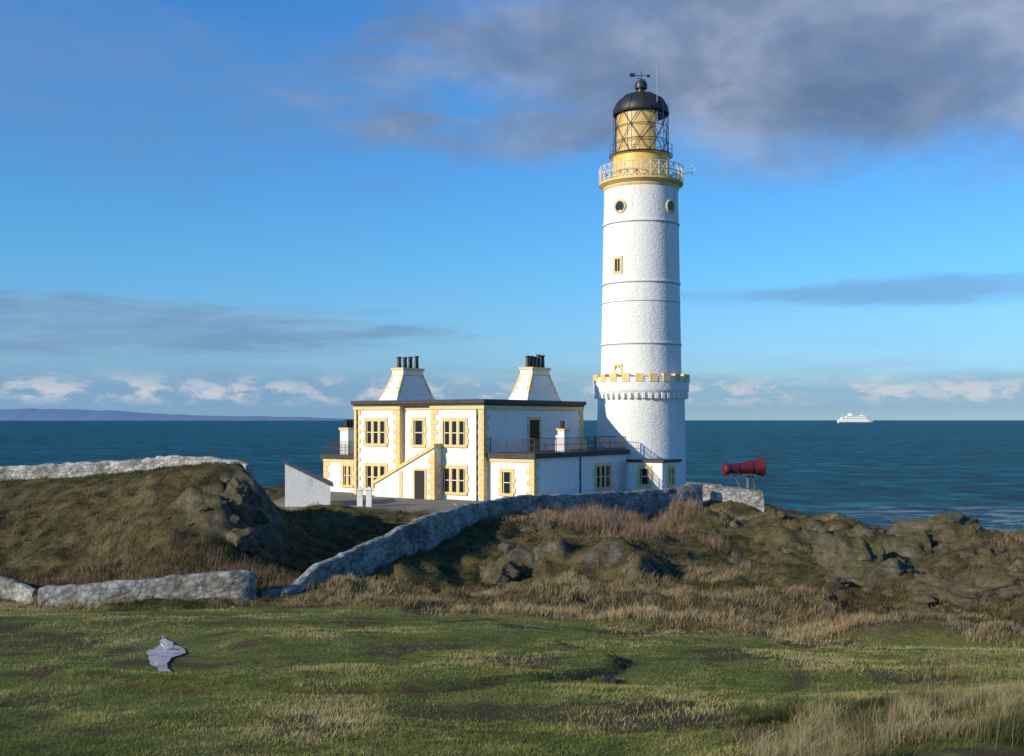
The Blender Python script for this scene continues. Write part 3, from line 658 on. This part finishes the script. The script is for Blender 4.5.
k=420; x=rng.uniform(-27,-10,k); y=rng.uniform(47.7,51.5,k); 
tufts('dead_bracken',x,y,24,np.full(len(x),.25),rng.uniform(.2,.55,len(x)),.018,np.tile([[.22,.145,.085]],(len(x),1)),.3)
k=1100; x=rng.uniform(-12,24,k); y=np.interp(x,LBx,LBy)+rng.normal(1.5,.9,k)
keep=fbm(x,y,.5,3,71)>.45; x,y=x[keep],y[keep]; k=len(x)
tufts('straw_tussocks',x,y,34,np.full(k,.13),rng.uniform(.08,.25,k),.014,np.tile([[.38,.29,.165]],(k,1))*rng.uniform(.5,1.1,k)[:,None],.5)
k=420; y=rng.uniform(11.5,16.5,k); x=y*rng.uniform(.20,.56,k)
keep=fbm(x,y,.9,3,50)>.42; x,y=x[keep],y[keep]
t=np.clip((fbm(x,y,.7,3,51)-.5)*1.6+.42+rng.normal(0,.14,len(x)),0,1)
col=pal(t,[(0,(.035,.05,.016)),(.40,(.08,.095,.028)),(.55,(.25,.21,.10)),(1,(.43,.36,.20))])
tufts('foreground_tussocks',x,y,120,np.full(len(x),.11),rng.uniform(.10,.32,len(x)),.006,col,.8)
k=140; y=rng.uniform(11.5,16,k); x=y*rng.uniform(.27,.56,k)
blades('grass_stalks',x,y,rng.uniform(.35,.8,k),.007,.3,np.tile([[.34,.27,.15]],(k,1)))
k=130; y=rng.uniform(21,29,k); x=y*rng.uniform(.36,.55,k)
tufts('straw_tussocks',x,y,30,np.full(k,.12),rng.uniform(.08,.2,k),.012,np.tile([[.30,.26,.12]],(k,1))*rng.uniform(.55,1.1,k)[:,None],.6)
px_,py_=P(604,675,22)[0],22
vs=[];fs=[];o=0
for i in range(7):
    xx=px_+random.uniform(-.2,.2); yy=py_+random.uniform(-.3,.3); r_=random.uniform(.05,.13)
    V,Fc=rockmesh((xx,yy,hz(xx,yy)+.03),(r_,r_,r_),77+i,3); vs.append(V); fs.append(Fc+o); o+=len(V)
npmesh('clod_of_earth',np.concatenate(vs),np.concatenate(fs),simple('dark_soil',(.035,.025,.018)))
for px,py,d in ((836,514,76),(1012,540,70)):
    x,y,z=P(px,py,d); s=MB(); zz=hz(x,y); s.rod((x,y,zz-.3),(x,y,zz+1.1),.05,6); s.obj('fence_post',M_slate)
# ---------------------------------------------------------------- light
el=math.radians(20); sd=Vector((-.84,-.54,0)).normalized()
S_=Vector((sd.x*math.cos(el),sd.y*math.cos(el),math.sin(el)))
ld=bpy.data.lights.new('sun','SUN'); ld.energy=5.0; ld.angle=math.radians(.5); ld.color=(1,.88,.67)
lo=bpy.data.objects.new('sun',ld); lo.rotation_euler=S_.to_track_quat('Z','Y').to_euler(); lo.location=(0,0,100); scene.collection.objects.link(lo)
w=bpy.data.worlds.new('World'); scene.world=w; w.use_nodes=True; nt=w.node_tree; bg=nt.nodes['Background']
sky=N(nt,'ShaderNodeTexSky',sky_type='NISHITA'); sky.sun_disc=False; sky.sun_elevation=el; sky.sun_rotation=math.atan2(sd.x,sd.y)%(2*math.pi); sky.air_density=1.0; sky.dust_density=.3; sky.ozone_density=2.0; sky.altitude=10
tc=N(nt,'ShaderNodeTexCoord'); sx=N(nt,'ShaderNodeSeparateXYZ'); nt.links.new(tc.outputs['Generated'],sx.inputs[0])
def mth(op,a,b=None,c=None,clamp=False):
    n_=N(nt,'ShaderNodeMath',operation=op); n_.use_clamp=clamp
    for i,v_ in enumerate((a,b,c)):
        if v_ is None: continue
        if isinstance(v_,(int,float)): n_.inputs[i].default_value=v_
        else: nt.links.new(v_,n_.inputs[i])
    return n_.outputs[0]
az=mth('ARCTAN2',sx.outputs[0],sx.outputs[1]); eln=mth('ARCSINE',sx.outputs[2])
cb=N(nt,'ShaderNodeCombineXYZ'); nt.links.new(az,cb.inputs[0]); nt.links.new(eln,cb.inputs[1]); V2=cb.outputs[0]
def smap(v,a,b,o0=0,o1=1):
    n_=N(nt,'ShaderNodeMapRange',interpolation_type='SMOOTHSTEP'); nt.links.new(v,n_.inputs[0])
    for i,x_ in zip((1,2,3,4),(a,b,o0,o1)): n_.inputs[i].default_value=x_
    return n_.outputs[0]
def ell(a0,e0,ra,re):
    p=mth('POWER',mth('ABSOLUTE',mth('DIVIDE',mth('SUBTRACT',az,a0),ra)),2.0); q_=mth('POWER',mth('ABSOLUTE',mth('DIVIDE',mth('SUBTRACT',eln,e0),re)),2.0)
    return mth('SUBTRACT',1.0,mth('ADD',p,q_))
def cloud(mask,nz_,amp,lo_,hi_): return smap(mth('ADD',mask,mth('MULTIPLY',mth('SUBTRACT',nz_,.5),amp)),lo_,hi_)
nA=noise(nt,1,10,.55,V2,(6,11,1),dist=.2).outputs[0]; nB=noise(nt,1,8,.6,V2,(7,50,1),dist=.2).outputs[0]; nC=noise(nt,1,9,.62,V2,(26,58,1)).outputs[0]
nD=noise(nt,1,8,.58,V2,(6,20,1),dist=.25).outputs[0]; nE=noise(nt,1,9,.55,V2,(8,13,1),dist=.2).outputs[0]
k1=cloud(ell(.42,.350,.52,.165),nA,1.4,.0,.75)
k1b=cloud(ell(.10,.30,.32,.085),nD,2.8,.0,1.2)
k1c=cloud(ell(.00,.258,.18,.024),nD,2.4,.0,1.0)
k2=cloud(ell(-.34,.275,.46,.085),nD,3.4,-.1,1.4)
k3=cloud(ell(-.42,.080,.38,.028),nB,2.2,-.2,.7)
k4=cloud(ell(.36,.110,.22,.014),nB,2.4,-.1,1.0)
haze=smap(mth('ADD',eln,mth('MULTIPLY',mth('SUBTRACT',nB,.5),.07)),.02,.085,1,0)
leftm=smap(az,-.22,.10,1,.4)
cum=mth('MULTIPLY',smap(nC,.44,.56),mth('MULTIPLY',smap(eln,.010,.022),smap(mth('ADD',eln,mth('MULTIPLY',nC,.03)),.042,.064,1,0)))
cg=noise(nt,1,3,.5,V2,(9,3,1)).outputs[0]; cum=mth('MULTIPLY',cum,smap(cg,.34,.50,.25,1))
SK=.12
tint=ramp(nt,smap(eln,0,.38),[(0,(.50,.78,1.22)),(.3,(.42,.93,1.36)),(1,(.40,.98,1.56))]).outputs[0]
col=mix(nt,1,sky.outputs[0],tint,'MULTIPLY')
def sc3(c): return tuple(x/SK for x in c)
lowband=mth('MULTIPLY',smap(eln,.0,.012),smap(mth('ADD',eln,mth('MULTIPLY',mth('SUBTRACT',nB,.5),.05)),.025,.05,1,0))
col=mix(nt,mth('MULTIPLY',mth('MULTIPLY',haze,leftm),.75),col,sc3((.19,.37,.60)))
col=mix(nt,mth('MULTIPLY',lowband,.5),col,sc3((.21,.36,.55)))
col=mix(nt,mth('MULTIPLY',k2,.6),col,sc3((.14,.28,.55)))
shd=ramp(nt,nE,[(.32,tuple(sc3((.13,.20,.34)))),(.5,tuple(sc3((.21,.28,.42)))),(.66,tuple(sc3((.34,.41,.55))))]).outputs[0]
col=mix(nt,mth('MULTIPLY',k1,.93),col,shd)
col=mix(nt,mth('MULTIPLY',k1b,.8),col,shd)
col=mix(nt,mth('MULTIPLY',k1c,.6),col,shd)
k3c=ramp(nt,nB,[(.35,tuple(sc3((.27,.42,.62)))),(.6,tuple(sc3((.16,.29,.48))))]).outputs[0]
col=mix(nt,mth('MULTIPLY',k3,.75),col,k3c)
col=mix(nt,mth('MULTIPLY',k4,.6),col,sc3((.17,.32,.54)))
cumc=ramp(nt,nC,[(.46,tuple(sc3((.34,.45,.60)))),(.60,tuple(sc3((.66,.67,.70))))]).outputs[0]
col=mix(nt,mth('MULTIPLY',cum,.75),col,cumc)
nt.links.new(col,bg.inputs[0]); bg.inputs[1].default_value=SK
scene.view_settings.view_transform='Standard'; scene.view_settings.look='None'; scene.view_settings.exposure=0
# ---------------------------------------------------------------- camera
cd=bpy.data.cameras.new('camera'); cd.sensor_width=36; cd.lens=36*F/1024; cd.shift_y=42/1024; cd.clip_start=.1; cd.clip_end=200000
cam=bpy.data.objects.new('camera',cd); cam.location=(0,0,EYE); cam.rotation_euler=(math.radians(90),0,0); scene.collection.objects.link(cam); scene.camera=cam
